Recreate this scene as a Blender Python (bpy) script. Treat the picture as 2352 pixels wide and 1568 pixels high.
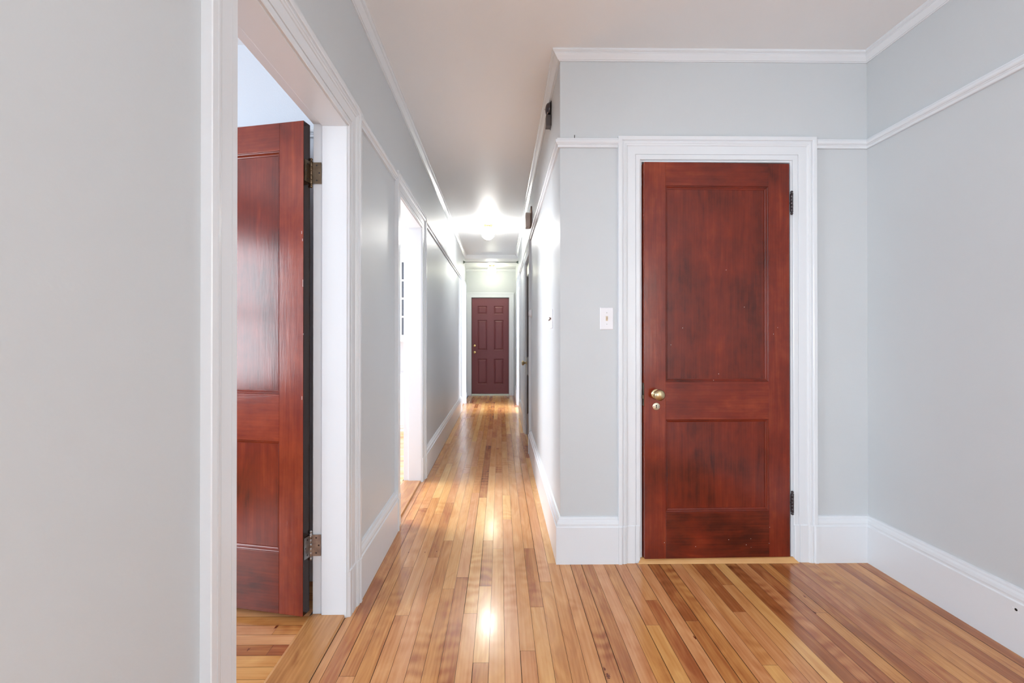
import bpy, bmesh, math, random
from mathutils import Vector, Matrix
random.seed(7)
for o in list(bpy.data.objects): bpy.data.objects.remove(o)
C = bpy.context.scene.collection
S = bpy.context.scene
PI = math.pi

# ---------------------------------------------------------------- camera, world, exposure, window daylight and added fill
cam_d = bpy.data.cameras.new('camera'); cam = bpy.data.objects.new('camera', cam_d); C.objects.link(cam); S.camera = cam
cam_d.sensor_width = 36; cam_d.lens = 1015/2352*36; cam_d.clip_start = 0.02
cam.location = (0, 0, 1.183)
cam.rotation_euler = (PI/2+0.0035, 0, -0.0108)
cam_d.shift_x = 16/2352; cam_d.shift_y = -9.5/2352
S.view_settings.view_transform = 'Standard'; S.view_settings.look = 'None'
S.view_settings.gamma = 1; S.view_settings.use_curve_mapping = False
S.view_settings.exposure = 0.18
w = bpy.data.worlds.new('daylight'); S.world = w; w.use_nodes = True
w.node_tree.nodes['Background'].inputs[0].default_value = (0.75, 0.86, 1.0, 1)
w.node_tree.nodes['Background'].inputs[1].default_value = 0.3

def area(name, loc, direction, sx, sy, power, col):
    d = bpy.data.lights.new(name, 'AREA'); d.shape = 'RECTANGLE'; d.size = sx; d.size_y = sy
    d.energy = power; d.color = col
    o = bpy.data.objects.new(name, d); C.objects.link(o); o.location = loc
    o.rotation_euler = Vector(direction).to_track_quat('-Z', 'Z').to_euler()
    return o
# daylight at the windows of the rooms left of the hall; foyer and right-room lights are added fill
P_NEAR, P_MID, P_FAR, P_SIDE_FILL, P_LEFT_FILL, P_RIGHT_FILL = 104, 235, 150, 32, 220, 320     # window daylight and added fill, watts
E_LAMP1, E_LAMP2 = 90, 31                                      # glow of the two hallway globes
area('daylight_near_room', (-3.72, 0.25, 1.45), (1, 0, 0), 1.5, 1.6, P_NEAR, (0.84, 0.92, 1.0))
area('daylight_middle_room', (-3.72, 3.9, 1.45), (1, 0, 0), 1.5, 1.6, P_MID, (0.90, 0.94, 1.0))
area('daylight_far_room', (-2.92, 7.7, 1.5), (1, 0, 0), 0.8, 1.1, P_FAR, (0.80, 0.88, 1.0))
area('fill_right_room', (3.32, 7.0, 1.5), (-1, 0.05, 0), 1.5, 1.6, P_RIGHT_FILL, (0.88, 0.93, 1.0))  # added fill from a made-up room, lifts the far hall
area('fill_foyer_left', (-.93, -1.65, 1.45), (1, 0, 0), 1.2, 1.7, P_LEFT_FILL, (0.85, 0.93, 1.0))  # added fill behind the camera, brightens the right wall
area('fill_foyer_side', (2.06, -1.3, 1.5), (-1, 0, 0), 1.4, 1.6, P_SIDE_FILL, (1.0, 0.98, 0.92))  # added warm fill behind the camera, for the left wall

# ---------------------------------------------------------------- mesh helpers
class MB:
    """collects faces, with a uv laid in metres (v runs along the grain)"""
    def __init__(s): s.v = []; s.f = []; s.g = []; s.t = []; s.sm = []
    def poly(s, pts, g='z', tone=0.5, smooth=False):
        i = len(s.v); s.v += [tuple(p) for p in pts]; s.f.append(tuple(range(i, i+len(pts))))
        s.g.append(g); s.t.append(tone); s.sm.append(smooth)
    def grid(s, rows, g='z', tone=0.5, smooth=False, closed=False, fn=None):
        i = len(s.v); n = len(rows[0])
        for r in rows: s.v += [tuple(p) for p in r]
        for a in range(len(rows)-1):
            for b in range(n if closed else n-1):
                c = (b+1) % n
                s.f.append((i+a*n+b, i+a*n+c, i+(a+1)*n+c, i+(a+1)*n+b)); s.g.append(g); s.t.append(tone); s.sm.append(smooth)
    def box(s, x0, x1, y0, y1, z0, z1, g='z', tone=0.5):
        x0, x1 = min(x0, x1), max(x0, x1); y0, y1 = min(y0, y1), max(y0, y1); z0, z1 = min(z0, z1), max(z0, z1)
        p = [(x0,y0,z0),(x1,y0,z0),(x1,y1,z0),(x0,y1,z0),(x0,y0,z1),(x1,y0,z1),(x1,y1,z1),(x0,y1,z1)]
        i = len(s.v); s.v += p
        for q in ((0,3,2,1),(4,5,6,7),(0,1,5,4),(1,2,6,5),(2,3,7,6),(3,0,4,7)):
            s.f.append(tuple(i+k for k in q)); s.g.append(g); s.t.append(tone); s.sm.append(False)
    def lathe(s, prof, c, axis=(0,0,1), seg=32, smooth=True):
        ax = Vector(axis).normalized(); up = Vector((0,0,1)) if abs(ax.z) < .9 else Vector((1,0,0))
        a = ax.cross(up).normalized(); b = ax.cross(a).normalized(); c = Vector(c)
        rows = [[c + ax*h + (a*math.cos(2*PI*k/seg) + b*math.sin(2*PI*k/seg))*r for k in range(seg)] for r, h in prof]
        s.grid(rows, smooth=smooth, closed=True)
        for r, row in ((prof[0][0], rows[0]), (prof[-1][0], rows[-1])):
            if r > 1e-4: s.poly(row)
    def mapped(s, fn):
        s.v = [tuple(fn(*p)) for p in s.v]; return s
    def build(s, name, m, parent=None, bevel=0, attrs=False, weld=False):
        me = bpy.data.meshes.new(name); me.from_pydata(s.v, [], s.f)
        uv = me.uv_layers.new(name='grain')
        for p, g in zip(me.polygons, s.g):
            nrm = p.normal; ab = [abs(x) for x in nrm]; gi = 'xyz'.index(g)
            others = [k for k in range(3) if k != gi]
            ui = others[0] if ab[others[0]] < ab[others[1]] else others[1]
            for li in p.loop_indices:
                co = me.vertices[me.loops[li].vertex_index].co
                uv.data[li].uv = (co[ui], co[gi])
        ta = me.attributes.new('tone', 'FLOAT', 'FACE'); ra = me.attributes.new('rnd', 'FLOAT', 'FACE')
        rr = random.Random(len(s.f))
        tt = s.t
        for k in range(len(me.polygons)):
            v = tt[k]; ta.data[k].value = v[0] if isinstance(v, tuple) else v
            ra.data[k].value = v[1] if isinstance(v, tuple) else (v*7.3) % 1
        for p, sm in zip(me.polygons, s.sm): p.use_smooth = sm
        bm = bmesh.new(); bm.from_mesh(me)
        if weld or any(s.sm): bmesh.ops.remove_doubles(bm, verts=bm.verts, dist=1e-6)
        bmesh.ops.recalc_face_normals(bm, faces=bm.faces); bm.to_mesh(me); bm.free()
        me.materials.append(m)
        o = bpy.data.objects.new(name, me); C.objects.link(o)
        if parent: o.parent = parent
        if bevel:
            md = o.modifiers.new('bevel', 'BEVEL'); md.width = bevel; md.segments = 2; md.limit_method = 'ANGLE'; md.angle_limit = 0.6
        return o

def empty(name, loc=(0,0,0), rz=0):
    o = bpy.data.objects.new(name, None); C.objects.link(o); o.location = loc; o.rotation_euler = (0,0,rz)
    o.empty_display_size = .1; return o
def tag(o, label, cat, kind=None, group=None):
    o['label'] = label; o['category'] = cat
    if kind: o['kind'] = kind
    if group: o['group'] = group
    return o
def struct(o, label, cat): return tag(o, label, cat, 'structure')

def run(mb, prof, path, z0=0):
    """sweep a moulding profile (distance off the wall, height) along a plan path, room on the left, mitred"""
    P = [Vector(p) for p in path]; N = []
    for a, b in zip(P, P[1:]):
        d = (b-a).normalized(); N.append(Vector((-d.y, d.x)))
    rows = []
    for i, p in enumerate(P):
        n1 = N[max(i-1, 0)]; n2 = N[min(i, len(N)-1)]
        m = (n1+n2)/(1+n1.dot(n2))
        rows.append([(p.x+m.x*d, p.y+m.y*d, z0+z) for d, z in prof])
    for a, b in zip(rows, rows[1:]):
        for k in range(len(prof)-1):
            mb.poly([a[k], a[k+1], b[k+1], b[k]])
    mb.poly(rows[0]); mb.poly(rows[-1])

def sweep_u(mb, prof, s0, s1, z0, z1, bottom=True):
    """door casing in wall space (s along the wall, t off the wall, z)"""
    rows = [[(s0-u, v, z0) for u, v in prof], [(s0-u, v, z1+u) for u, v in prof],
            [(s1+u, v, z1+u) for u, v in prof], [(s1+u, v, z0) for u, v in prof]]
    for a, b in zip(rows, rows[1:]):
        for k in range(len(prof)-1): mb.poly([a[k], a[k+1], b[k+1], b[k]])
    mb.poly(rows[0]); mb.poly(rows[-1])
def sweep_rect(mb, prof, s0, s1, z0, z1, fill=True):
    """profile (inward, depth) round a rectangle in s,z; centre filled at the last depth"""
    rows = [[(s0+u, v, z0+u) for u, v in prof], [(s1-u, v, z0+u) for u, v in prof],
            [(s1-u, v, z1-u) for u, v in prof], [(s0+u, v, z1-u) for u, v in prof]]
    gr = ['x', 'z', 'x', 'z']
    for q in range(4):
        a, b = rows[q], rows[(q+1) % 4]
        for k in range(len(prof)-1): mb.poly([a[k], a[k+1], b[k+1], b[k]], g=gr[q])
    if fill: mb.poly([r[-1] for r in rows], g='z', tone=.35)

# ---------------------------------------------------------------- materials
def mat(name, col, rough=.5, metal=0, spec=.5, coat=0, bump=0, bscale=60, var=0, emit=0):
    m = bpy.data.materials.new(name); m.use_nodes = True; nt = m.node_tree; b = nt.nodes['Principled BSDF']
    b.inputs['Base Color'].default_value = (*col, 1); b.inputs['Roughness'].default_value = rough
    b.inputs['Metallic'].default_value = metal; b.inputs['Specular IOR Level'].default_value = spec
    b.inputs['Coat Weight'].default_value = coat; b.inputs['Coat Roughness'].default_value = .12
    if emit:
        b.inputs['Emission Color'].default_value = (*col, 1); b.inputs['Emission Strength'].default_value = emit
    tc = nt.nodes.new('ShaderNodeTexCoord')
    if bump:
        n = nt.nodes.new('ShaderNodeTexNoise'); n.inputs['Scale'].default_value = bscale; n.inputs['Detail'].default_value = 3
        bp = nt.nodes.new('ShaderNodeBump'); bp.inputs['Strength'].default_value = bump; bp.inputs['Distance'].default_value = .002
        nt.links.new(tc.outputs['Object'], n.inputs['Vector']); nt.links.new(n.outputs['Fac'], bp.inputs['Height'])
        nt.links.new(bp.outputs['Normal'], b.inputs['Normal'])
    if var:
        n = nt.nodes.new('ShaderNodeTexNoise'); n.inputs['Scale'].default_value = 1.7 if var < .5 else 30; n.inputs['Detail'].default_value = 4
        mx = nt.nodes.new('ShaderNodeMix'); mx.data_type = 'RGBA'
        k = 1-var
        mx.inputs['A'].default_value = (col[0]*k, col[1]*k, col[2]*k, 1); mx.inputs['B'].default_value = (*[min(1, c*(1+var*.3)) for c in col], 1)
        nt.links.new(tc.outputs['Object'], n.inputs['Vector']); nt.links.new(n.outputs['Fac'], mx.inputs['Factor'])
        nt.links.new(mx.outputs['Result'], b.inputs['Base Color'])
    return m

M = {}
M['wall'] = mat('wall_paint', (.59, .62, .64), .42, bump=.12, bscale=140, var=.05)
M['ceiling'] = mat('ceiling_paint', (.83, .84, .85), .5, bump=.15, bscale=120)
M['room_wall'] = mat('room_wall_paint', (.70, .74, .80), .55, bump=.2, bscale=140)
M['white_ceiling'] = mat('room_ceiling_paint', (.80, .81, .83), .6)
M['trim'] = mat('gloss_white_paint', (.735, .765, .80), .22, bump=.12, bscale=25)
M['cab'] = mat('cabinet_white_paint', (.82, .82, .83), .35)
M['plastic'] = mat('white_plastic', (.80, .80, .84), .3)
M['ivory'] = mat('ivory_plastic', (.62, .52, .38), .35)
M['brass'] = mat('aged_brass', (.62, .50, .30), .28, metal=1, var=.3)
M['gold'] = mat('bright_brass', (.85, .62, .28), .2, metal=1)
M['pewter'] = mat('worn_escutcheon', (.70, .64, .50), .32, metal=1, var=.25)
M['hinge'] = mat('old_hinge_metal', (.24, .17, .11), .35, metal=1, var=.85, bump=.6, bscale=60)
M['hinge2'] = mat('painted_scraped_hinge', (.5, .48, .48), .28, metal=1, var=.85, bump=.6, bscale=60)
M['bronze'] = mat('dark_bronze', (.055, .045, .05), .3, metal=.6)
M['dark'] = mat('black_gap', (.006, .005, .005), .8)
M['steel'] = mat('steel', (.45, .45, .44), .3, metal=1)
M['weather'] = mat('grey_green_weatherstrip', (.13, .17, .14), .5)
M['sill'] = mat('white_sill', (.72, .78, .70), .35)
M['burgundy'] = mat('burgundy_paint', (.175, .040, .046), .38, bump=.3, bscale=180, var=.12)
M['beige'] = mat('beige_chime_cover', (.60, .50, .44), .45)
M['chime_back'] = mat('brown_chime_backboard', (.20, .12, .09), .5)
M['gunmetal'] = mat('dark_bell_metal', (.10, .085, .09), .22, metal=.9)
M['bell_box'] = mat('dark_grey_box', (.12, .105, .105), .45)
M['white_metal'] = mat('white_window_paint', (.8, .8, .8), .4)
M['chip'] = mat('chipped_paint', (.85, .82, .74), .6)

def lamp_glass(name, col, strength):
    m = bpy.data.materials.new(name); m.use_nodes = True; b = m.node_tree.nodes['Principled BSDF']
    b.inputs['Base Color'].default_value = (.9,.9,.88,1); b.inputs['Roughness'].default_value = .2
    b.inputs['Emission Color'].default_value = (*col, 1); b.inputs['Emission Strength'].default_value = strength
    return m

def wood(name, stops, rough=.2, spec=.5, pink=0, mottle=0, curl=0, knots=(), grain=.35, coat=0.3, bump=.08, streak=False, figure=.25, vstretch=.9, freq=55):
    m = bpy.data.materials.new(name); m.use_nodes = True; nt = m.node_tree; b = nt.nodes['Principled BSDF']
    L = nt.links.new
    def N(t, **k):
        n = nt.nodes.new(t)
        for a, v in k.items(): setattr(n, a, v)
        return n
    def math_(op, a, bb):
        n = N('ShaderNodeMath', operation=op)
        for i, x in enumerate((a, bb)):
            if isinstance(x, (int, float)): n.inputs[i].default_value = x
            else: L(x, n.inputs[i])
        return n.outputs[0]
    uv = N('ShaderNodeUVMap', uv_map='grain'); sep = N('ShaderNodeSeparateXYZ'); L(uv.outputs[0], sep.inputs[0])
    tone = N('ShaderNodeAttribute', attribute_name='tone'); rnd = N('ShaderNodeAttribute', attribute_name='rnd')
    def coords(su, sv):
        c = N('ShaderNodeCombineXYZ'); L(math_('MULTIPLY', sep.outputs[0], su), c.inputs[0]); L(math_('MULTIPLY', sep.outputs[1], sv), c.inputs[1])
        L(math_('MULTIPLY', rnd.outputs['Fac'], 37.0), c.inputs[2]); return c.outputs[0]
    n1 = N('ShaderNodeTexNoise'); n1.inputs['Scale'].default_value = 1; n1.inputs['Detail'].default_value = 5; n1.inputs['Roughness'].default_value = .6; n1.inputs['Distortion'].default_value = .4
    L(coords(freq, vstretch*1.3), n1.inputs['Vector'])
    n2 = N('ShaderNodeTexNoise'); n2.inputs['Scale'].default_value = 1; n2.inputs['Detail'].default_value = 3; n2.inputs['Distortion'].default_value = 1.2
    L(coords(14, 3.2), n2.inputs['Vector'])
    n3 = N('ShaderNodeTexNoise'); n3.inputs['Scale'].default_value = 1; n3.inputs['Detail'].default_value = 2; n3.inputs['Distortion'].default_value = .6
    L(coords(220, 6), n3.inputs['Vector'])
    # cathedral lines
    n4 = N('ShaderNodeTexWave', wave_type='BANDS', bands_direction='X'); n4.inputs['Scale'].default_value = 1; n4.inputs['Distortion'].default_value = 9; n4.inputs['Detail'].default_value = 2; n4.inputs['Detail Scale'].default_value = .6
    L(coords(22, 1.1), n4.inputs['Vector'])
    a = math_('MULTIPLY', math_('SUBTRACT', n1.outputs['Fac'], .5), grain*1.5)
    c = math_('MULTIPLY', math_('SUBTRACT', n2.outputs['Fac'], .5), figure*1.6)
    d = math_('MULTIPLY', math_('SUBTRACT', n3.outputs['Fac'], .5), grain*.35)
    e = math_('MULTIPLY', math_('SUBTRACT', n4.outputs['Fac'], .5), grain*.16)
    t = math_('ADD', math_('ADD', math_('ADD', tone.outputs['Fac'], a), math_('ADD', c, d)), e)
    tc = N('ShaderNodeTexCoord')
    if mottle:
        nm = N('ShaderNodeTexNoise'); nm.inputs['Scale'].default_value = 3.2; nm.inputs['Detail'].default_value = 5; nm.inputs['Roughness'].default_value = .6
        L(tc.outputs['Object'], nm.inputs['Vector']); t = math_('ADD', t, math_('MULTIPLY', math_('SUBTRACT', nm.outputs['Fac'], .5), mottle))
    if curl:
        wv = N('ShaderNodeTexWave', wave_type='BANDS', bands_direction='Y'); wv.inputs['Scale'].default_value = 1; wv.inputs['Distortion'].default_value = 6; wv.inputs['Detail'].default_value = 2
        L(coords(9, 4.5), wv.inputs['Vector'])
        nk = N('ShaderNodeTexNoise'); nk.inputs['Scale'].default_value = 1; L(coords(3, 1.6), nk.inputs['Vector'])
        mask = math_('MULTIPLY', math_('MAXIMUM', math_('SUBTRACT', nk.outputs['Fac'], .55), 0), 6)
        t = math_('SUBTRACT', t, math_('MULTIPLY', math_('MULTIPLY', wv.outputs['Fac'], mask), curl))
    for kx_, ky_, kr_ in knots:
        vm = N('ShaderNodeVectorMath', operation='SUBTRACT'); L(tc.outputs['Object'], vm.inputs[0]); vm.inputs[1].default_value = (kx_, ky_, 0)
        sc = N('ShaderNodeVectorMath', operation='MULTIPLY'); L(vm.outputs[0], sc.inputs[0]); sc.inputs[1].default_value = (1, .45, 0)
        ln = N('ShaderNodeVectorMath', operation='LENGTH'); L(sc.outputs[0], ln.inputs[0])
        nn_ = N('ShaderNodeTexNoise'); nn_.inputs['Scale'].default_value = 260; L(tc.outputs['Object'], nn_.inputs['Vector'])
        dd_ = math_('ADD', ln.outputs['Value'], math_('MULTIPLY', math_('SUBTRACT', nn_.outputs['Fac'], .5), kr_*2.6))
        f_ = math_('MAXIMUM', math_('MINIMUM', math_('MULTIPLY', math_('SUBTRACT', kr_, dd_), 1.6/kr_), 1), 0)
        t = math_('SUBTRACT', t, f_)
    r = N('ShaderNodeValToRGB'); L(t, r.inputs[0]); cr = r.color_ramp
    while len(cr.elements) < len(stops): cr.elements.new(.5)
    for el, (p, col) in zip(cr.elements, stops): el.position = p; el.color = (*col, 1)
    if pink:
        mx = N('ShaderNodeMix', data_type='RGBA', blend_type='MULTIPLY'); L(r.outputs[0], mx.inputs['A']); mx.inputs['B'].default_value = (.93, .84, 1.18, 1)
        sine = N('ShaderNodeMath', operation='FRACT'); L(math_('MULTIPLY', rnd.outputs['Fac'], 17.3), sine.inputs[0])
        L(math_('MULTIPLY', math_('MAXIMUM', math_('SUBTRACT', sine.outputs[0], .4), 0), pink), mx.inputs['Factor'])
        L(mx.outputs['Result'], b.inputs['Base Color'])
    else: L(r.outputs[0], b.inputs['Base Color'])
    b.inputs['Roughness'].default_value = rough; b.inputs['Coat Weight'].default_value = coat; b.inputs['Coat Roughness'].default_value = .1; b.inputs['Specular IOR Level'].default_value = spec
    bp = N('ShaderNodeBump'); bp.inputs['Strength'].default_value = bump; bp.inputs['Distance'].default_value = .002
    if streak:
        n5 = N('ShaderNodeTexNoise'); n5.inputs['Scale'].default_value = 1; n5.inputs['Detail'].default_value = 4; n5.inputs['Roughness'].default_value = .65
        L(coords(60, 7), n5.inputs['Vector']); L(n5.outputs['Fac'], bp.inputs['Height'])
    else: L(n2.outputs['Fac'], bp.inputs['Height'])
    L(bp.outputs[0], b.inputs['Normal'])
    return m
M['floor'] = wood('varnished_maple_floor', [(0, (.17,.040,.011)), (.28, (.39,.130,.038)), (.52, (.62,.280,.085)), (.75, (.76,.41,.145)), (1, (.84,.53,.23))], rough=.21, grain=.24, coat=.2, bump=.04, figure=.34, pink=1.3, curl=.22, knots=[(.379,1.551,.007),(.374,1.585,.004),(.771,1.748,.005),(1.398,2.02,.004),(1.36,1.90,.004),(-.508,2.46,.003),(-.418,2.46,.003),(-.354,2.47,.003),(-.92,1.83,.006),(-.96,1.70,.004)])
M['sillwood'] = wood('varnished_threshold', [(0, (.24,.08,.025)), (.5, (.55,.26,.09)), (1, (.72,.42,.17))], rough=.25, grain=.35, figure=.45)
M['mahog'] = wood('red_brown_stained_door', [(0, (.014,.003,.0015)), (.30, (.06,.008,.003)), (.6, (.18,.020,.007)), (1, (.36,.065,.021))], rough=.17, grain=.20, coat=.0, spec=.42, bump=.15, streak=True, figure=.24, mottle=.75, vstretch=2.2, freq=42)
M['mahog_dark'] = mat('dark_brown_door', (.030, .008, .006), .35)
M['underlay'] = mat('floor_gap', (.05, .018, .008), .8)

# ---------------------------------------------------------------- layout (metres): hall runs along +Y
XL, XR, XF, YC, YE, YB = -.652, .318, 1.965, 2.343, 9.25, -2.6
ZC, ZC2, YD = 2.704, 2.635, 8.0
TH = .148
left = lambda s, t, z: (XL+t, s, z)
rhall = lambda s, t, z: (XR-t, s, z)
closet = lambda s, t, z: (s, YC-t, z)
endw = lambda s, t, z: (s, YE-t, z)

# floor: one mesh of boards running along the hall, with dark joints between them
def boards(name, x0, x1, y0, y1, wd, off, along='y', preset=None, light=.62, seed=3, mat_='floor'):
    rr = random.Random(seed); mb = MB(); k0 = math.floor((x0-off)/wd); k = k0
    while off+k*wd < x1:
        a = off+k*wd; b = a+wd
        segs = []
        pre = (preset or {}).get(k, [])
        y = y0
        first = [(t, e) for t, e in pre]
        for t, e in first: segs.append((y, min(e, y1), t)); y = e
        if not first: y = y0 - rr.random()*1.0
        while y < y1:
            L_ = rr.choice([.45, .7, .9, 1.2, 1.6, 2.1]); e = y+L_
            tt = min(.95, max(.1, rr.gauss(light, .12)))
            if e > y0: segs.append((max(y, y0), min(e, y1), tt))
            y = e
        for s0, s1, t in segs:
            g = .0009 + (.0011 if rr.random() < .25 else 0)
            A, B = max(a+g, x0), min(b-.0004, x1)
            if B-A < .002 or s1-s0 < .002: continue
            q = [(A, s0+.0005, 0), (B, s0+.0005, 0), (B, s1-.0005, 0), (A, s1-.0005, 0)]
            if along == 'x': q = [(p[1], p[0], 0) for p in q]
            mb.poly(q, g=along, tone=(t, rr.random()))
        k += 1
    o = mb.build(name, M[mat_])
    u = MB()
    if along == 'y': u.box(x0-.02, x1, y0, y1, -.03, -.0025)
    else: u.box(y0, y1, x0, x1, -.03, -.0025)
    u.build('subfloor', M['underlay'], o)
    return o
# (tone, far end of that board) for boards in view, starting behind the camera
W_ = .0583; OFF = -.042
PRE = {
 -11:[(.62,9.3)], -10:[(.38,2.9),(.5,5)], -9:[(.52,1.56),(.44,3.1)], -8:[(.46,2.3),(.55,3.3)], -7:[(.50,1.9),(.60,3.0)], -6:[(.60,2.4),(.42,3.2)],
 -5:[(.50,2.6),(.66,3.9)], -4:[(.45,2.1),(.60,4.1)], -3:[(.40,2.2),(.66,3.4)], -2:[(.70,1.91),(.74,3.3)], -1:[(.42,1.62),(.70,2.12),(.48,2.6),(.78,4.1)],
 0:[(.66,2.5),(.72,3.9)], 1:[(.66,2.9),(.78,3.35),(.7,4.4)], 2:[(.44,1.68),(.62,3.6)], 3:[(.60,1.953),(.42,2.5),(.6,3.9)], 4:[(.48,2.156),(.68,4.2)],
 5:[(.50,2.33),(.66,4.4)], 6:[(.58,2.4)], 7:[(.44,2.4)], 8:[(.52,1.5),(.36,2.4)], 9:[(.58,2.4)], 10:[(.47,2.4)], 11:[(.62,1.825),(.46,2.4)],
 12:[(.34,1.998),(.56,2.4)], 13:[(.60,2.4)], 14:[(.36,1.85),(.27,2.4)], 15:[(.46,2.4)], 16:[(.55,2.4)], 17:[(.62,1.597),(.54,2.4)],
 18:[(.50,1.909),(.24,2.4)], 19:[(.52,2.118),(.38,2.4)], 20:[(.66,2.4)], 21:[(.24,2.4)], 22:[(.48,2.4)], 23:[(.27,2.4)], 24:[(.50,1.9),(.42,2.4)],
 25:[(.30,2.4)], 26:[(.38,2.4)], 27:[(.40,2.4)], 28:[(.48,2.4)], 29:[(.42,2.4)], 30:[(.50,2.4)], 31:[(.28,2.4)], 32:[(.50,2.4)], 33:[(.32,2.4)], 34:[(.48,2.4)]}
fl = boards('floor', XL-.0045, XF, YB, YE, W_, OFF, 'y', PRE, .60, 5)
struct(fl, 'narrow varnished wood strip floor running down the hallway', 'floor')
f2 = boards('floor_near_room', -.75, 2.17, -3.6, -.815, .0583, 1.898-.0583*30, 'x', None, .52, 11)
struct(f2, 'varnished wood strip floor inside the near left room', 'floor')
f3 = boards('floor_middle_room', 2.32, 6.2, -3.6, -.815, .0583, .01, 'x', None, .62, 12)
struct(f3, 'sunlit wood strip floor inside the middle left room', 'floor')
f4 = MB(); f4.box(-2.8, -.815, 6.35, 9.25, -.03, 0); f4 = f4.build('floor_far_room', M['cab'])
struct(f4, 'pale floor inside the far left room', 'floor')

# walls
def wall(name, fn, s0, s1, z1, thick, holes, m, label, extra=None):
    mb = MB(); xs = sorted({s0, s1, *[h[0] for h in holes], *[h[1] for h in holes]})
    for a, b in zip(xs, xs[1:]):
        spans = [(0, z1)]
        for h in holes:
            if h[0] <= a and b <= h[1]:
                spans = [(0, h[2]), (h[3], z1)]
        for c, d in spans:
            if d-c > .001: mb.box(a, b, -thick, 0, c, d)
    mb.mapped(fn)
    if extra: extra(mb)
    o = mb.build(name, M[m]); return struct(o, label, 'wall')
G = .03
D1 = (1.092, 1.885, 2.089); D2 = (2.855, 3.66, 2.10); D3 = (7.40, 8.05, 2.08)   # clear openings in the left wall
DA = (4.69, 5.47, 2.10); DB = (7.06, 7.84, 2.10); DC = (.765, 1.537, 2.113); DE = (-.600, .182, 2.045)
def hole(d): return (d[0]-G, d[1]+G, 0, d[2]+G)
def hook(mb): mb.box(-.80, -.715, 8.18, YE, 0, ZC2+.1)
wall('wall_left', left, YB, 8.18, ZC+.02, TH, [(-2.3, -1.0, .55, 2.35), hole(D1), hole(D2), hole(D3)], 'wall', 'long pale grey wall with three doorways on the left of the hallway', hook)
wall('wall_right', lambda s,t,z: (XF-t, s, z), YB, YC+.8, ZC+.02, .12, [(-2.0, -.6, .7, 2.3)], 'wall', 'blue-grey wall at the right edge of the photo', None)
wall('wall_closet', closet, XR+.12, XF+.12, ZC+.02, .12, [hole(DC)], 'wall', 'pale grey wall around the red-brown panelled door', None)
wall('wall_right_hall', rhall, YC, YE, ZC+.02, .12, [hole(DA), hole(DB)], 'wall', 'bright hallway wall right of the passage, starting at the outside corner', None)
wall('wall_end', endw, -.80, XR+.12, ZC+.02, .12, [hole(DE)], 'wall', 'pale wall around the burgundy door at the hallway end', None)
wall('wall_rear', lambda s,t,z: (s, YB+t, z), -.80, XF+.12, ZC+.02, .12, [], 'wall', 'foyer wall behind the viewer', None)
def window(n, fn, s0, s1, z0, z1, label):
    e = empty(n); f = MB()
    for a, b, c, d in ((s0, s0+.05, z0, z1), (s1-.05, s1, z0, z1), (s0, s1, z0, z0+.05), (s0, s1, z1-.05, z1)): f.box(a, b, -.09, .015, c, d)
    f.mapped(fn).build('window_frame', M['white_metal'], e)
    g = MB(); mz = (z0+z1)/2; g.box(s0+.05, s1-.05, -.06, -.03, mz-.025, mz+.025)
    g.box((s0+s1)/2-.012, (s0+s1)/2+.012, -.055, -.035, mz, z1-.05)
    g.mapped(fn).build('muntin', M['white_metal'], e)
    struct(e, label, 'window')
window('window_added_left', left, -2.3, -1.0, .55, 2.35, 'added unseen white sash window in the left wall behind the viewer')  # unseen window, put in for the left foyer fill
window('window_added_side', lambda s,t,z: (XF-t, s, z), -2.0, -.6, .7, 2.3, 'added unseen white sash window in the right wall behind the viewer')  # unseen window, put in for the warm side fill
# rooms seen through the left doorways
RX = -3.6
wr = lambda s,t,z: (RX+t, s, z)
wall('wall_near_room_window', wr, -.75, 2.17, ZC, .1, [(-.5, 1.0, .65, 2.25)], 'room_wall', 'window wall of the near left room', None)
window('window_1', wr, -.5, 1.0, .65, 2.25, 'white sash window in the near left room')
wall('wall_near_room_far', lambda s,t,z: (s, 2.17-t, z), RX, -.80, ZC, .075, [], 'room_wall', 'pale blue-white wall behind the open left door', None)
wall('wall_near_room_rear', lambda s,t,z: (s, -.65+t, z), RX, -.80, ZC, .1, [], 'room_wall', 'rear wall of the near left room', None)
wall('wall_middle_room_near', lambda s,t,z: (s, 2.32+t, z), RX, -.80, ZC, .075, [], 'room_wall', 'near wall of the middle left room', None)
wall('wall_middle_room_far', lambda s,t,z: (s, 6.15-t, z), RX, -.80, ZC, .1, [], 'room_wall', 'white wall behind the glazed china cabinet', None)
wall('wall_middle_room_window', wr, 2.32, 6.15, ZC, .1, [(3.1, 4.7, .65, 2.25)], 'room_wall', 'window wall of the middle left room', None)
window('window_2', wr, 3.1, 4.7, .65, 2.25, 'white sash window in the middle left room')
wr3 = lambda s,t,z: (-2.8+t, s, z)
wall('wall_far_room_window', wr3, 6.35, 9.25, ZC, .1, [(7.25, 8.1, .9, 2.1)], 'room_wall', 'window wall of the far left room', None)
window('window_3', wr3, 7.25, 8.1, .9, 2.1, 'white sash window in the far left room')
wall('wall_far_room_near', lambda s,t,z: (s, 6.35+t, z), -2.8, -.80, ZC, .1, [], 'room_wall', 'near wall of the far left room', None)
wall('wall_far_room_far', lambda s,t,z: (s, 9.25-t, z), -2.8, -.80, ZC, .1, [], 'room_wall', 'far wall of the far left room', None)
wall('wall_added_room_near', lambda s,t,z: (s, 6.1+t, z), XR+.12, 3.2, ZC, .1, [], 'room_wall', 'near wall of the added room behind the farther right doorway', None)  # room made up to send light into the far hall
wall('wall_added_room_far', lambda s,t,z: (s, 8.9-t, z), XR+.12, 3.2, ZC, .1, [], 'room_wall', 'far wall of the added room behind the farther right doorway', None)
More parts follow.
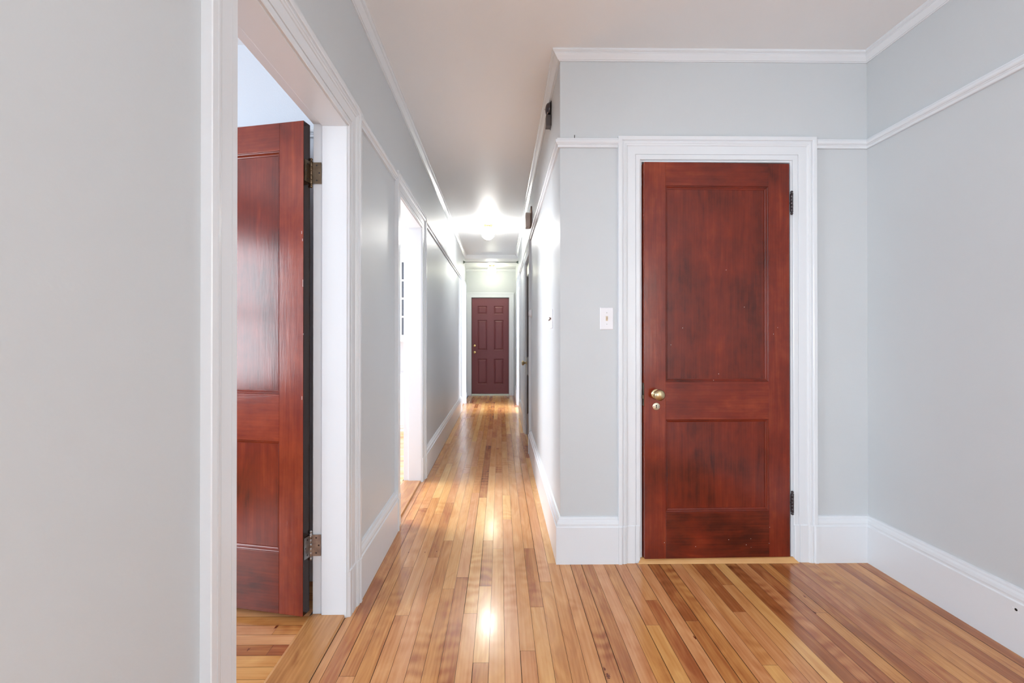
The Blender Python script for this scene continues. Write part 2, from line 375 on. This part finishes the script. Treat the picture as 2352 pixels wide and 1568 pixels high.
wall('wall_added_room_window', lambda s,t,z: (3.2-t, s, z), 6.0, 9.0, ZC, .1, [(6.25, 7.75, .7, 2.3)], 'room_wall', 'window wall of the added room behind the farther right doorway', None)
window('window_added_right', lambda s,t,z: (3.2-t, s, z), 6.25, 7.75, .7, 2.3, 'added white sash window in the added room behind the farther right doorway')
f5 = boards('floor_added_room', XR+.09, 3.2, 6.1, 8.9, .0583, .01, 'y', None, .6, 15)
struct(f5, 'wood strip floor of the added room behind the farther right doorway', 'floor')
cb = MB(); cb.box(XR+.12, 3.3, 6.0, 9.0, ZC, ZC+.1); struct(cb.build('ceiling_added_room', M['white_ceiling']), 'white ceiling of the added room behind the farther right doorway', 'ceiling')
# ceilings
cb = MB(); cb.box(-.80, XF+.12, YB-.12, YC, ZC, ZC+.1); cb.box(-.80, XR+.12, YC, YD, ZC, ZC+.1); cb.box(-.80, XR+.12, YD, YE+.12, ZC2, ZC+.1)
struct(cb.build('ceiling', M['ceiling']), 'smooth pinkish-white ceiling over the foyer and hallway', 'ceiling')
cb = MB(); cb.box(RX-.1, -.80, -.75, 2.24, 2.62, 2.7); struct(cb.build('ceiling_near_room', M['white_ceiling']), 'white ceiling inside the near left room', 'ceiling')
cb = MB(); cb.box(RX-.1, -.80, 2.24, 9.35, ZC, ZC+.1); struct(cb.build('ceiling_far_rooms', M['white_ceiling']), 'white ceiling inside the two farther left rooms', 'ceiling')

# ---------------------------------------------------------------- mouldings
CROWN = [(0,-.046),(.007,-.046),(.009,-.0425),(.013,-.0425),(.014,-.041),(.020,-.034),(.026,-.027),(.031,-.020),(.033,-.019),(.033,-.015),(.040,-.012),(.044,-.009),(.044,0),(0,0)]
RAIL = [(0,0),(.012,0),(.014,.003),(.014,.012),(.018,.014),(.018,.017),(.023,.019),(.026,.024),(.026,.034),(.024,.038),(.018,.040),(.018,.046),(.014,.050),(0,.050)]
BASE = [(0,0),(.025,0),(.025,.192),(.022,.195),(.020,.197),(.020,.203),(.021,.208),(.018,.220),(.012,.228),(.011,.234),(.008,.241),(0,.243)]
OW = .120
PC = (XL, YD), (XL, YB), (XF, YB), (XF, YC), (XR, YC), (XR, YD)
mb = MB(); run(mb, CROWN, PC, ZC); o = mb.build('trim_1', M['trim']); struct(o, 'white crown moulding round the foyer and hallway ceiling', 'moulding')
mb = MB(); run(mb, CROWN, [(XR, YE), (-.715, YE)], ZC2); o = mb.build('trim_2', M['trim']); struct(o, 'white crown moulding above the burgundy door', 'moulding')
def oc(d, e=.004): return d[0]-e-OW, d[1]+e+OW
a1, b1 = oc(D1); a2, b2 = oc(D2); a3, b3 = oc(D3); aA, bA = oc(DA, .018); aB, bB = oc(DB, .018); aC, bC = oc(DC, .022); aE, bE = oc(DE, 0)
n = [3]
def moulding(prof, path, z0, what):
    nm = what[0]
    if nm == 'trim': nm = 'trim_%d' % n[0]; n[0] += 1
    mb = MB(); run(mb, prof, path, z0); o = mb.build(nm, M['trim']); struct(o, what[1], what[2]); return o
ZR, ZRL = 2.197, 2.160
moulding(RAIL, [(XL, a3), (XL, b2)], ZRL, ('trim', 'white picture rail between second and third left doorways', 'picture rail'))
moulding(RAIL, [(XL, a2), (XL, b1)], ZRL, ('trim', 'short white picture rail between first and second left doorways', 'picture rail'))
moulding(RAIL, [(XL, a1), (XL, YB), (XF, YB), (XF, YC), (bC, YC)], ZR, ('trim', 'white picture rail on the right wall, turning to the closed door', 'picture rail'))
rail_c = moulding(RAIL, [(aC, YC), (XR, YC), (XR, aA)], ZR, ('trim', 'white picture rail round the outside corner into the hallway', 'picture rail'))
moulding(RAIL, [(XR, bA), (XR, aB)], ZR, ('trim', 'white picture rail between the right hallway doorways', 'picture rail'))
moulding(BASE, [(XL, a3), (XL, b2)], 0, ('baseboard_left', 'tall white baseboard between second and third left doorways', 'baseboard'))
moulding(BASE, [(XL, a2), (XL, b1)], 0, ('baseboard_left_near', 'tall white baseboard between first and second left doorways', 'baseboard'))
br = moulding(BASE, [(XL, a1), (XL, YB), (XF, YB), (XF, YC), (bC, YC)], 0, ('baseboard_right', 'tall white baseboard along the right wall and behind the viewer', 'baseboard'))
moulding(BASE, [(aC, YC), (XR, YC), (XR, aA)], 0, ('baseboard_corner', 'tall white baseboard wrapping the outside corner left of the closed door', 'baseboard'))
moulding(BASE, [(XR, bA), (XR, aB)], 0, ('baseboard_right_hall', 'tall white baseboard between the right hallway doorways', 'baseboard'))
moulding(BASE, [(XR, bB), (XR, YE), (bE, YE)], 0, ('baseboard_end', 'white baseboard in the far right corner of the hallway', 'baseboard'))
RM = [(d, z) for d, z in RAIL]
moulding(RM, [(-.80, 2.17), (RX, 2.17)], 2.165, ('trim', 'white picture rail in the near left room', 'picture rail'))
# chipped hole in the right baseboard and a small nail on the rail
mb = MB(); mb.lathe([(.0055,0),(.0045,.0012),(.001,.0016)], (XF-.0245, 1.645, .165), (-1,0,0), 12); mb.build('chipped_hole', M['dark'], br)
mb = MB(); mb.box(XF-.0262, XF-.0245, 1.651, 1.656, .166, .170); mb.box(XF-.0262, XF-.0245, 1.634, 1.638, .157, .160); mb.build('paint_chip', M['plastic'], br)
mb = MB(); mb.lathe([(.0018,0),(.0018,.014),(.003,.015)], (.392, YC-.016, 2.243), (0,-.3,1), 10); mb.build('nail', M['bronze'], rail_c)

CAS = [(0,0),(0,.008),(.003,.010),(.0235,.010),(.0245,.0075),(.0265,.0075),(.0275,.012),(.070,.012),(.072,.0155),(.077,.0175),(.081,.0175),(.082,.0195),(.089,.0205),(.094,.018),(.097,.018),(.098,.023),(.101,.025),(.118,.025),(.120,.023),(.120,0)]
def doorway(fn, d, e, reb, label, thick, stop=.012, both=False, plinth=.198):
    s0, s1, z1 = d
    mb = MB(); sweep_u(mb, CAS, s0-e, s1+e, plinth-.005, z1+e)
    mb.mapped(fn); o = mb.build('trim_%d' % n[0], M['trim']); n[0] += 1; struct(o, label, 'door casing')
    # plinth blocks carry the casing profile a little thicker
    P = [(u + (.004 if 0 < i < 19 else (.0 if i == 0 else .0)), v+(.0045 if v > 0 else 0)) for i, (u, v) in enumerate(CAS)]
    P = [(min(max(u,0), .1205), v) for u, v in P]
    for sgn, s in ((-1, s0-e), (1, s1+e)):
        pm = MB(); lo = [(s+sgn*u, v, 0) for u, v in P]; hi = [(s+sgn*u, v, plinth-.004) for u, v in P]
        top = [(s+sgn*u, max(0, v-.0045) if v > 0 else 0, plinth+.001) for u, v in P]
        for k in range(len(P)-1): pm.poly([lo[k], lo[k+1], hi[k+1], hi[k]]); pm.poly([hi[k], hi[k+1], top[k+1], top[k]])
        pm.poly(lo); pm.poly(top); pm.mapped(fn).build('plinth', M['trim'], o)
    jb = MB()
    jb.box(s0-.0295, s0-.012, -thick, 0, 0, z1+.0295); jb.box(s1+.012, s1+.0295, -thick, 0, 0, z1+.0295); jb.box(s0-.012, s1+.012, -thick, 0, z1+.012, z1+.0295)
    t0, t1 = (0, -.106) if reb == 'room' else (-.046, -thick)
    jb.box(s0-.012, s0, t0, t1, 0, z1+.012); jb.box(s1, s1+.012, t0, t1, 0, z1+.012); jb.box(s0, s1, t0, t1, z1, z1+.012)
    jb.mapped(fn).build('door_jamb', M['trim'], o, bevel=.0015)
    if both:
        mb = MB(); sweep_u(mb, CAS, s0-.016, s1+.016, 0, z1+.016)
        mb.mapped(lambda s,t,z: fn(s, -thick-t, z)).build('room_casing', M['trim'], o)
    return o
doorway(left, D1, .004, 'room', 'white moulded casing of the nearest left doorway', TH)
doorway(left, D2, .004, 'room', 'white moulded casing of the second left doorway', TH)
doorway(left, D3, .004, 'room', 'white moulded casing of the farthest left doorway', TH)
doorway(closet, DC, .022, 'hall', 'white moulded casing round the closed red-brown door facing the viewer', .12)
doorway(rhall, DA, .018, 'hall', 'white moulded casing of the nearer right hallway door', .12)
doorway(rhall, DB, .018, 'hall', 'white moulded casing of the farther right hallway door', .12)
# end doorway: plain wide casing
mb = MB(); sweep_u(mb, [(0,0),(0,.014),(.075,.016),(.078,.022),(.098,.022),(.1,.02),(.1,0)], DE[0]-.004, DE[1]+.004, 0, DE[2]+.004)
eo = mb.mapped(endw).build('trim_%d' % n[0], M['trim']); n[0] += 1; struct(eo, 'white casing round the burgundy door at the hallway end', 'door casing')
mb = MB(); mb.box(DE[0]-.0295, DE[0], -.1, 0, 0, DE[2]+.0295); mb.box(DE[1], DE[1]+.0295, -.1, 0, 0, DE[2]+.0295); mb.box(DE[0], DE[1], -.1, 0, DE[2], DE[2]+.0295)
mb.mapped(endw).build('weatherstrip', M['weather'], eo)
# head filler over the nearer right hallway door
# thresholds
def threshold(x0, x1, y0, y1, h, bev, along, name_label):
    mb = MB()
    if along == 'y':
        mb.poly([(x0+bev, y0, h), (x1-bev*.25, y0, h), (x1-bev*.25, y1, h), (x0+bev, y1, h)], g='y', tone=.36)
        mb.poly([(x0, y0, .001), (x0+bev, y0, h), (x0+bev, y1, h), (x0, y1, .001)], g='y', tone=.6)
        mb.poly([(x1, y0, .001), (x1-bev*.25, y0, h), (x1-bev*.25, y1, h), (x1, y1, .001)], g='y', tone=.55)
        mb.poly([(x0, y0, .001), (x0+bev, y0, h), (x1-bev*.25, y0, h), (x1, y0, .001)], g='y'); mb.poly([(x0, y1, .001), (x0+bev, y1, h), (x1-bev*.25, y1, h), (x1, y1, .001)], g='y')
    else:
        # front edge mitred back to the casing at both ends
        m_ = .03
        f = [(x0-m_, y0, .001), (x1+m_, y0, .001), (x1+m_*.3, y0+bev, h), (x0-m_*.3, y0+bev, h)]
        mb.poly(f, g='x', tone=.72)
        mb.poly([f[3], f[2], (x1, y1, h), (x0, y1, h)], g='x', tone=.6)
    o = mb.build('trim_%d' % n[0], M['sillwood']); n[0] += 1; struct(o, name_label, 'threshold')
threshold(-.815, -.659, D1[0]-.008, D1[1]+.008, .014, .017, 'y', 'light wooden threshold board in the nearest left doorway')
threshold(-.815, -.655, D2[0]-.008, D2[1]+.008, .014, .017, 'y', 'light wooden threshold board in the second left doorway')
threshold(-.815, -.655, D3[0]-.008, D3[1]+.008, .014, .017, 'y', 'light wooden threshold board in the farthest left doorway')
threshold(DC[0]-.012, DC[1]+.012, YC-.027, YC+.12, .024, .022, 'x', 'light wooden threshold under the closed red-brown door')
mb = MB(); mb.box(DE[0]+.001, DE[1]-.001, YE-.03, YE+.08, 0, .032); o = mb.build('trim_%d' % n[0], M['sill'], bevel=.003); n[0] += 1
struct(o, 'white metal sill under the burgundy door', 'threshold')
cl = MB(); cl.box(XR+.125, XF+.1, YC+.7, YC+.75, 0, ZC); cl.box(XR+.125, XF+.1, YC+.12, YC+.7, ZC-.02, ZC)
struct(cl.build('wall_closet_back', M['wall']), 'rear wall of the closet behind the closed door', 'wall')

# ---------------------------------------------------------------- doors
MOLD = [(0,0),(.001,-.003),(.004,-.0045),(.006,-.0045),(.007,-.007),(.011,-.010),(.014,-.0115),(.016,-.0115),(.0165,-.014)]
def add_hinge(parent, x, y, z, m, ang_leaf, plates=True):
    """pin at x,y in door space; ang list gives the directions of the leaf plates"""
    h = MB()
    for k in range(5):
        za = z-.046+k*.0184
        h.lathe([(.0062, za+.0004), (.0066, za+.001), (.0066, za+.0174), (.0062, za+.018)], (x, y, 0), (0,0,1), 16)
    for (dx, dy, nx, ny) in ang_leaf:
        a = Vector((x, y)); d = Vector((dx, dy)); nn = Vector((nx, ny))*.0012
        p = [a+nn, a+d+nn, a+d-nn, a-nn]
        lo = [(q.x, q.y, z-.045) for q in p]; hi = [(q.x, q.y, z+.045) for q in p]
        h.poly(lo); h.poly(hi)
        for k in range(4): h.poly([lo[k], lo[(k+1)%4], hi[(k+1)%4], hi[k]])
    o = h.build('hinge', m, parent)
    pn = MB()
    for s_, zz in ((1, z+.046), (-1, z-.046)):
        pn.lathe([(.0045, 0), (.0075, .001), (.0075, .003), (.003, .005), (.006, .008), (.0068, .012), (.005, .016), (.0005, .0185)], (x, y, zz), (0,0,s_), 16)
    pn.build('hinge_pin', m, o)
    if len(ang_leaf) > 0:
        sc = MB()
        for (dx, dy, nx, ny) in ang_leaf:
            for fz, fd in ((.032, .55), (0, .8), (-.032, .55)):
                side = 1
                c = Vector((x, y)) + Vector((dx, dy))*fd + Vector((nx, ny))*.0012
                sc.lathe([(.0036, 0), (.0036, .0006), (.001, .0004)], (c.x, c.y, z+fz), (nx, ny, 0), 10)
        sc.build('screw', M['bronze'], o)
    return o
def knob(parent, x, y, z, m, out, plate=None, big=1):
    """round door knob; out = +-1 along local y"""
    a = (0, out, 0)
    k = MB(); k.lathe([(.010, .006), (.0095, .022), (.012, .028), (.024, .034), (.0285, .042), (.029, .048), (.026, .055), (.018, .0605), (.006, .063), (.0005, .0635)], (x, y, z), a, 40)
    ko = k.build('knob', m, parent)
    r = MB(); r.lathe([(.027, 0), (.027, .002), (.023, .004), (.016, .0055), (.015, .008), (.011, .009)], (x, y, z), a, 36); r.build('rosette', m, ko)
    return ko
def keyhole(parent, x, y, z, out, m):
    r = MB(); r.lathe([(.0195, 0), (.0195, .0012), (.018, .002), (.0005, .0022)], (x, y, z), (0, out, 0), 32)
    ro = r.build('keyhole_plate', m, parent)
    h = MB(); h.lathe([(.0035, 0), (.0034, .0004), (.0005, .0005)], (x, y+out*.0024, z+.005), (0, out, 0), 14); h.box(x-.0018, x+.0018, y+out*.0022, y+out*.0028, z-.009, z+.005)
    h.build('keyhole', M['dark'], ro)
    s = MB()
    for q in (-1, 1): s.lathe([(.0018, 0), (.001, .0006)], (x+q*.0145, y+out*.0022, z), (0, out, 0), 10)
    s.build('screw', M['bronze'], ro)
def panel_door(name, wd, z0, z1, rails, thick=.044, st=.113, wood_='mahog', tones=(.58,.55,.50)):
    """local: hinge edge x=0, leaf to x=wd, faces at y=0 (hidden side) and y=-thick (shown side)"""
    e = empty(name)
    lf = MB(); zb, zl0, zl1, zt = rails      # top of bottom rail, lower/upper edge of lock rail, lower edge of top rail
    lf.box(0, st, -thick, 0, z0, z1, g='z', tone=(tones[0], .13)); lf.box(wd-st, wd, -thick, 0, z0, z1, g='z', tone=(tones[0], .61))
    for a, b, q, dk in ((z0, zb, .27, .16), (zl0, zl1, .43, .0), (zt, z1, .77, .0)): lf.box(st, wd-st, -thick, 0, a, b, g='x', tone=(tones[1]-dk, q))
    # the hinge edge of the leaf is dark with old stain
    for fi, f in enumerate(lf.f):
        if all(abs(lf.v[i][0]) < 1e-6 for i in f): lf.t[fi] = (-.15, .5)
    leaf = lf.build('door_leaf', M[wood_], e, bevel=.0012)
    for a, b in ((zb, zl0), (zl1, zt)):
        p = MB()
        for sy, yy in ((1, -thick), (-1, 0)):
            q = MB(); sweep_rect(q, MOLD, st, wd-st, a, b)
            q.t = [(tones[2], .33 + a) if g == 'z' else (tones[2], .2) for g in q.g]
            q.mapped(lambda s,t,z: (s, yy - t*sy, z))
            i = len(p.v); p.v += q.v; p.f += [tuple(i+k for k in f) for f in q.f]; p.g += q.g; p.t += q.t; p.sm += q.sm
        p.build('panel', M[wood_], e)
    return e
# closed (slightly ajar) door facing the viewer: hinged at the right, so its local x runs to the left
WD = .780
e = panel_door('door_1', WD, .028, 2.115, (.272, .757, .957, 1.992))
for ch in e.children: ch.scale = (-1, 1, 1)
e.location = (1.537, YC+.034, 0); e.rotation_euler = (0, 0, math.radians(1.3))
kx = -(WD-.062)
knob(e, kx, -.044, .893, M['brass'], -1); keyhole(e, kx, -.044, .828, -1, M['pewter'])
lt = MB(); lt.box(-WD-.008, -WD+.004, -.036, -.022, .868, .888); lt.box(-WD-.0015, -WD+.002, -.040, -.010, .83, .95); lt.build('latch', M['hinge'], e)
for z in (1.905, .315): add_hinge(e, .008, -.052, z, M['bronze'], [(-.006, .004, 0, 1)])
mb = MB()
rr = random.Random(4)
for k in range(16):
    cx, cz = -rr.uniform(.06, .7), rr.choice([rr.uniform(.06, .26), rr.uniform(.06,.2), rr.uniform(.9, 2.0)])
    s_ = rr.uniform(.0005, .0010)
    mb.box(cx-s_, cx+s_, -.0444, -.0438, cz-s_*1.6, cz+s_*1.6)
mb.build('paint_fleck', M['chip'], e)
struct(e, 'red-brown two-panel door standing closed in the wall facing the viewer', 'door')

# open door in the nearest left doorway
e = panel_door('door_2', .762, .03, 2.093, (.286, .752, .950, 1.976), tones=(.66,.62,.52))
d = Vector((-.98, .2)).normalized(); ang = math.atan2(d.y, d.x)
# local x -> d ; the shown face (local -y) must face the viewer: mirror y
for ch in e.children: ch.scale = (1, -1, 1)
e.location = (-.806, 1.891, 0); e.rotation_euler = (0, 0, ang)
for ch in e.children: ch.location = (.004, .002, 0)
knob(e, .70, .046, .893, M['brass'], 1); keyhole(e, .70, .046, .828, 1, M['pewter'])
def wl(dx, dy):   # world direction to door space
    return (dx*math.cos(ang)+dy*math.sin(ang), -dx*math.sin(ang)+dy*math.cos(ang))
for z, m_ in ((1.890, M['hinge']), (.306, M['hinge2'])):
    j = wl(.043, 0); nj = wl(0, -1); k0 = wl(-.0, -.002)
    add_hinge(e, 0, 0, z, m_, [(j[0], j[1], nj[0], nj[1]), (.0035, .040, -1, 0)])
mb = MB()
for cx, z0_, z1_ in ((.008, 1.59, 1.60), (.012, 1.62, 1.632), (.006, 1.40, 1.43), (.010, .93, .945), (.004, 1.2, 1.206)):
    mb.box(cx-.0005, cx+.0004, .0458, .0466, z0_, z1_)
mb.build('paint_chip', M['chip'], e)
struct(e, 'red-brown two-panel door swung open into the near left room', 'door')

# doors in the right hallway wall, closed
def hall_door(name, dd, label, top):
    e = panel_door(name, dd[1]-dd[0]+.018, .012, top, (.27, .755, .955, 1.94), wood_='mahog_dark')
    for ch in e.children: ch.scale = (1, 1, 1)
    # local x along +Y, shown face local -y -> world -X
    e.location = (XR+.052, dd[0]-.009, 0); e.rotation_euler = (0, 0, PI/2)
    for ch in e.children: ch.scale = (1, -1, 1)
    w_ = dd[1]-dd[0]+.018
    pl = MB(); pl.box(w_-.088, w_-.036, .044, .0475, .735, .955); pl.build('lock_plate', M['pewter'], e, bevel=.0015)
    knob(e, w_-.062, .0465, .888, M['brass'], 1)
    return struct(e, label, 'door'), e
_, e3 = hall_door('door_3', DA, 'dark brown door closed in the nearer right hallway doorway', 2.06)

# burgundy six panel door
e = empty('door_5', ((DE[0]+.004), YE+.02, 0)); wd = DE[1]-DE[0]-.008
xs = [0, .118, .317, .466, .664, wd]; zs = [.034, .235, .765, .945, 1.577, 1.70, 1.872, 2.040]
sl = MB()
for i in range(5):
    for j in range(7):
        if i in (1, 3) and j in (1, 3, 5): continue
        sl.box(xs[i], xs[i+1], 0, .044, zs[j], zs[j+1])
sl.build('door_leaf', M['burgundy'], e, weld=True)
RP = [(0,0),(.006,.006),(.014,.010),(.018,.010),(.034,.002),(.040,.001)]
for i in (1, 3):
    for j in (1, 3, 5):
        p = MB(); sweep_rect(p, RP, xs[i], xs[i+1], zs[j], zs[j+1]); p.build('raised_panel', M['burgundy'], e)
knob(e, .062, 0, .905, M['gold'], -1)
db = MB(); db.lathe([(.030,0),(.030,.006),(.025,.016),(.020,.022),(.0005,.023)], (.058, 0, 1.042), (0,-1,0), 28); db.build('deadbolt', M['gold'], e)
struct(e, 'burgundy six-panel door at the far end of the hallway', 'door')

# ---------------------------------------------------------------- ceiling lamps
def lamp(x, y, zc, gm, label):
    e = empty('ceiling_lamp', (x, y, zc))
    b = MB(); b.lathe([(.060, 0), (.062, -.006), (.054, -.010), (.050, -.018), (.052, -.024), (.046, -.028), (.044, -.036), (.030, -.038)], (0,0,0), (0,0,1), 40)
    b.build('lamp_holder', M['gold'], e)
    for k in range(3):
        s = MB(); a = k*2*PI/3+.5; s.lathe([(.004,.0),(.004,.014),(.0065,.016),(.004,.020)], (.044*math.cos(a), .044*math.sin(a), -.031), (math.cos(a), math.sin(a), 0), 12)
        s.build('thumb_screw', M['gold'], e)
    g = MB(); R = .086; cz = -.112
    prof = [(.040, -.026), (.040, -.036)]
    for k in range(1, 19):
        t = math.radians(28 + (180-28)*k/18); prof.append((max(R*math.sin(t), .0005), cz + R*math.cos(t)))
    g.lathe(prof, (0,0,0), (0,0,1), 40); g.build('glass_globe', gm, e)
    return tag(e, label, 'ceiling light', group='globe lamps along the hallway ceiling')
lamp(-.163, 5.9, ZC, lamp_glass('lit_globe_warm_white', (1, .98, .93), E_LAMP1), 'round white globe lamp on brass holder, nearer one on the hallway ceiling')
lamp(-.165, 8.70, ZC2, lamp_glass('lit_globe_greenish', (1, 1, .78), E_LAMP2), 'round white globe lamp by the burgundy door, past the rod')

# ---------------------------------------------------------------- small things
def switch(name, fn, s, z, gangs, label, proud=0):
    """plate on a wall; local s, t, z"""
    e = empty(name, fn(s, 0, z)); wd = .070 + .046*(gangs-1)
    T = lambda a, t, zz: tuple(Vector(fn(s+a, t, z+zz)) - Vector(fn(s, 0, z)))
    p = MB(); sweep_rect(p, [(0,0),(0,.003),(.003,.0055)], -wd/2, wd/2, -.0585, .0585)
    p.mapped(T).build('switch_plate', M['plastic'], e)
    for g in range(gangs):
        c = (g-(gangs-1)/2)*.046
        q = MB(); q.box(c-.0055, c+.0055, .0053, .0062, -.0125, .0125); q.mapped(T).build('toggle_slot', M['ivory'], e)
        q = MB()
        up = 1 if g % 2 == 0 else -1
        lo = [(c-.004, .006, -.006), (c+.004, .006, -.006), (c+.004, .006, .006), (c-.004, .006, .006)]
        hi = [(c-.003, .017, up*.008-.003), (c+.003, .017, up*.008-.003), (c+.003, .017, up*.008+.003), (c-.003, .017, up*.008+.003)]
        q.poly(lo); q.poly(hi)
        for k in range(4): q.poly([lo[k], lo[(k+1)%4], hi[(k+1)%4], hi[k]])
        q.mapped(T).build('toggle', M['ivory'] if gangs == 1 else M['chime_back'], e)
        for zz in (-.030, .030):
            q = MB(); ring = [(c+.003*math.cos(a*PI/5), .0062, zz+.003*math.sin(a*PI/5)) for a in range(10)]; q.poly(ring)
            q.poly([(x_, .0056, z_) for x_, _, z_ in ring])
            for k in range(10):
                x1_, _, z1_ = ring[k]; x2_, _, z2_ = ring[(k+1)%10]; q.poly([(x1_,.0056,z1_),(x1_,.0062,z1_),(x2_,.0062,z2_),(x2_,.0056,z2_)])
            q.mapped(T).build('screw', M['steel'], e)
    return tag(e, label, 'light switch')
switch('light_switch', closet, .565, 1.291, 1, 'white single light switch plate left of the closed red-brown door')
switch('light_switch', rhall, 2.735, 1.306, 2, 'white double light switch plate on the hallway side of the corner')

# thermostat
e = empty('thermostat', (XR, 4.47, 1.44))
b = MB(); b.lathe([(.042,0),(.042,.006),(.038,.010),(.034,.012),(.034,.022),(.030,.027),(.0005,.028)], (0,0,0), (-1,0,0), 36); b.build('base', M['plastic'], e)
b = MB(); b.lathe([(.024,.0275),(.023,.031),(.0005,.0315)], (0,0,0), (-1,0,0), 30); b.build('dial', M['plastic'], e)
tag(e, 'small round white thermostat on right hallway wall before the dark door', 'thermostat')

# doorbell by the corner
e = empty('doorbell', (XR, 2.76, 2.58))
b = MB(); b.box(-.004, 0, -.030, .034, -.076, .084); b.build('back_plate', M['bronze'], e, bevel=.002)
b = MB(); b.lathe([(.006,.036),(.014,.0355),(.026,.032),(.035,.025),(.040,.014),(.041,.006),(.039,.006)], (0, .002, .040), (-1,0,0), 36); b.build('gong', M['gunmetal'], e)
b = MB(); b.box(-.034, -.003, -.024, .028, -.074, -.004); b.build('striker_box', M['bell_box'], e, bevel=.003)
b = MB(); b.lathe([(.0045,0),(.0045,.006),(.002,.009)], (-.033, .002, .040), (-1,0,0), 14); b.build('screw', M['steel'], e)
tag(e, 'dark metal doorbell gong above a grey box, high near the outside corner', 'doorbell')
# beige chime
e = empty('door_chime', (XR, 4.50, 2.39))
b = MB(); b.box(-.012, 0, -.075, .080, -.160, .125); b.build('backboard', M['chime_back'], e, bevel=.002)
b = MB(); b.box(-.062, -.0115, -.055, .060, -.075, .068); b.build('cover', M['beige'], e, bevel=.008)
tag(e, 'beige boxed door chime on a narrow backboard above the dark hallway door', 'door chime')
# rod across the hallway
e = empty('tension_rod', ((XL+XR)/2, 7.80, 2.537))
hw = (XR-XL)/2
b = MB(); b.lathe([(.0075,-hw+.02),(.0075,.1),(.006,.1),(.006,hw-.02)], (0,0,0), (1,0,0), 16); b.build('rod', M['steel'], e)
for q in (-1, 1):
    b = MB(); b.lathe([(.026, 0), (.026, .006), (.012, .03), (.009, .034)], (q*hw, 0, 0), (-q,0,0), 20); b.build('end_cap', M['weather'], e)
tag(e, 'thin metal rod with cone ends spanning the hallway below the ceiling', 'curtain rod')

# china cabinet in the middle room
e = empty('china_cabinet', (-1.29, 5.75, 0))
lw = MB(); W2 = .42
lw.box(-W2, W2, -.10, .35, .05, .70); lw.box(-W2+.01, W2-.01, -.07, .35, 0, .05)
lw.build('base_cabinet', M['cab'], e)
ct = MB(); ct.box(-W2-.01, W2+.01, -.13, .35, .70, .73); ct.build('countertop', M['cab'], e, bevel=.004)
for a, b_ in ((.08, .265), (.275, .435), (.445, .59), (.60, .69)):
    q = MB(); q.box(-W2+.03, W2-.03, -.118, -.10, a, b_); do = q.build('drawer', M['cab'], e, bevel=.003)
    for xx in (-.2, .2):
        kk = MB(); kk.lathe([(.006,0),(.006,.012),(.013,.018),(.011,.026),(.0005,.028)], (xx, -.118, (a+b_)/2), (0,-1,0), 20); kk.build('knob', M['brass'], do)
bk = MB(); bk.box(-W2, W2, .31, .35, .73, 2.30); bk.box(-W2, -W2+.02, -.12, .31, .73, 2.30); bk.box(W2-.02, W2, -.12, .31, .73, 2.30)
bk.box(-W2, W2, -.12, .31, 2.215, 2.30); bk.box(-W2, W2, -.12, .31, 1.15, 1.18)
for zz in (1.48, 1.75, 2.0): bk.box(-W2+.02, W2-.02, 0, .31, zz, zz+.018)
bk.build('upper_case', M['cab'], e)
cr = MB(); cr.box(-W2-.03, W2+.03, -.16, .35, 2.30, 2.34); cr.box(-W2-.015, W2+.015, -.14, .35, 2.27, 2.30); cr.build('cornice', M['cab'], e, bevel=.005)
gl = mat('cabinet_glass', (.05, .06, .075), .08, spec=.8)
for q in (-1, 1):
    a, b_ = (-W2+.005, -.003) if q < 0 else (.003, W2-.005)
    fr = MB(); fr.box(a, a+.038, -.142, -.12, 1.17, 2.22); fr.box(b_-.038, b_, -.142, -.12, 1.17, 2.22)
    fr.box(a+.038, b_-.038, -.142, -.12, 2.155, 2.22); fr.box(a+.038, b_-.038, -.142, -.12, 1.17, 1.233)
    for k in (1, 2, 3): zz = 1.233+k*(2.155-1.233)/4; fr.box(a+.038, b_-.038, -.140, -.122, zz-.011, zz+.011)
    fr.box((a+b_)/2-.010, (a+b_)/2+.010, -.140, -.122, 1.233, 2.155)
    do = fr.build('glazed_door', M['cab'], e)
    g = MB(); g.box(a+.036, b_-.036, -.133, -.130, 1.23, 2.158); g.build('pane', gl, do)
    kk = MB(); kk.lathe([(.005,0),(.005,.012),(.011,.018),(.010,.024),(.0005,.026)], ((b_ if q < 0 else a) - q*(-.02), -.142, 1.60), (0,-1,0), 20); kk.build('knob', M['brass'], do)
tag(e, 'white china cabinet with glazed doors and drawers seen through the second left doorway', 'cabinet')
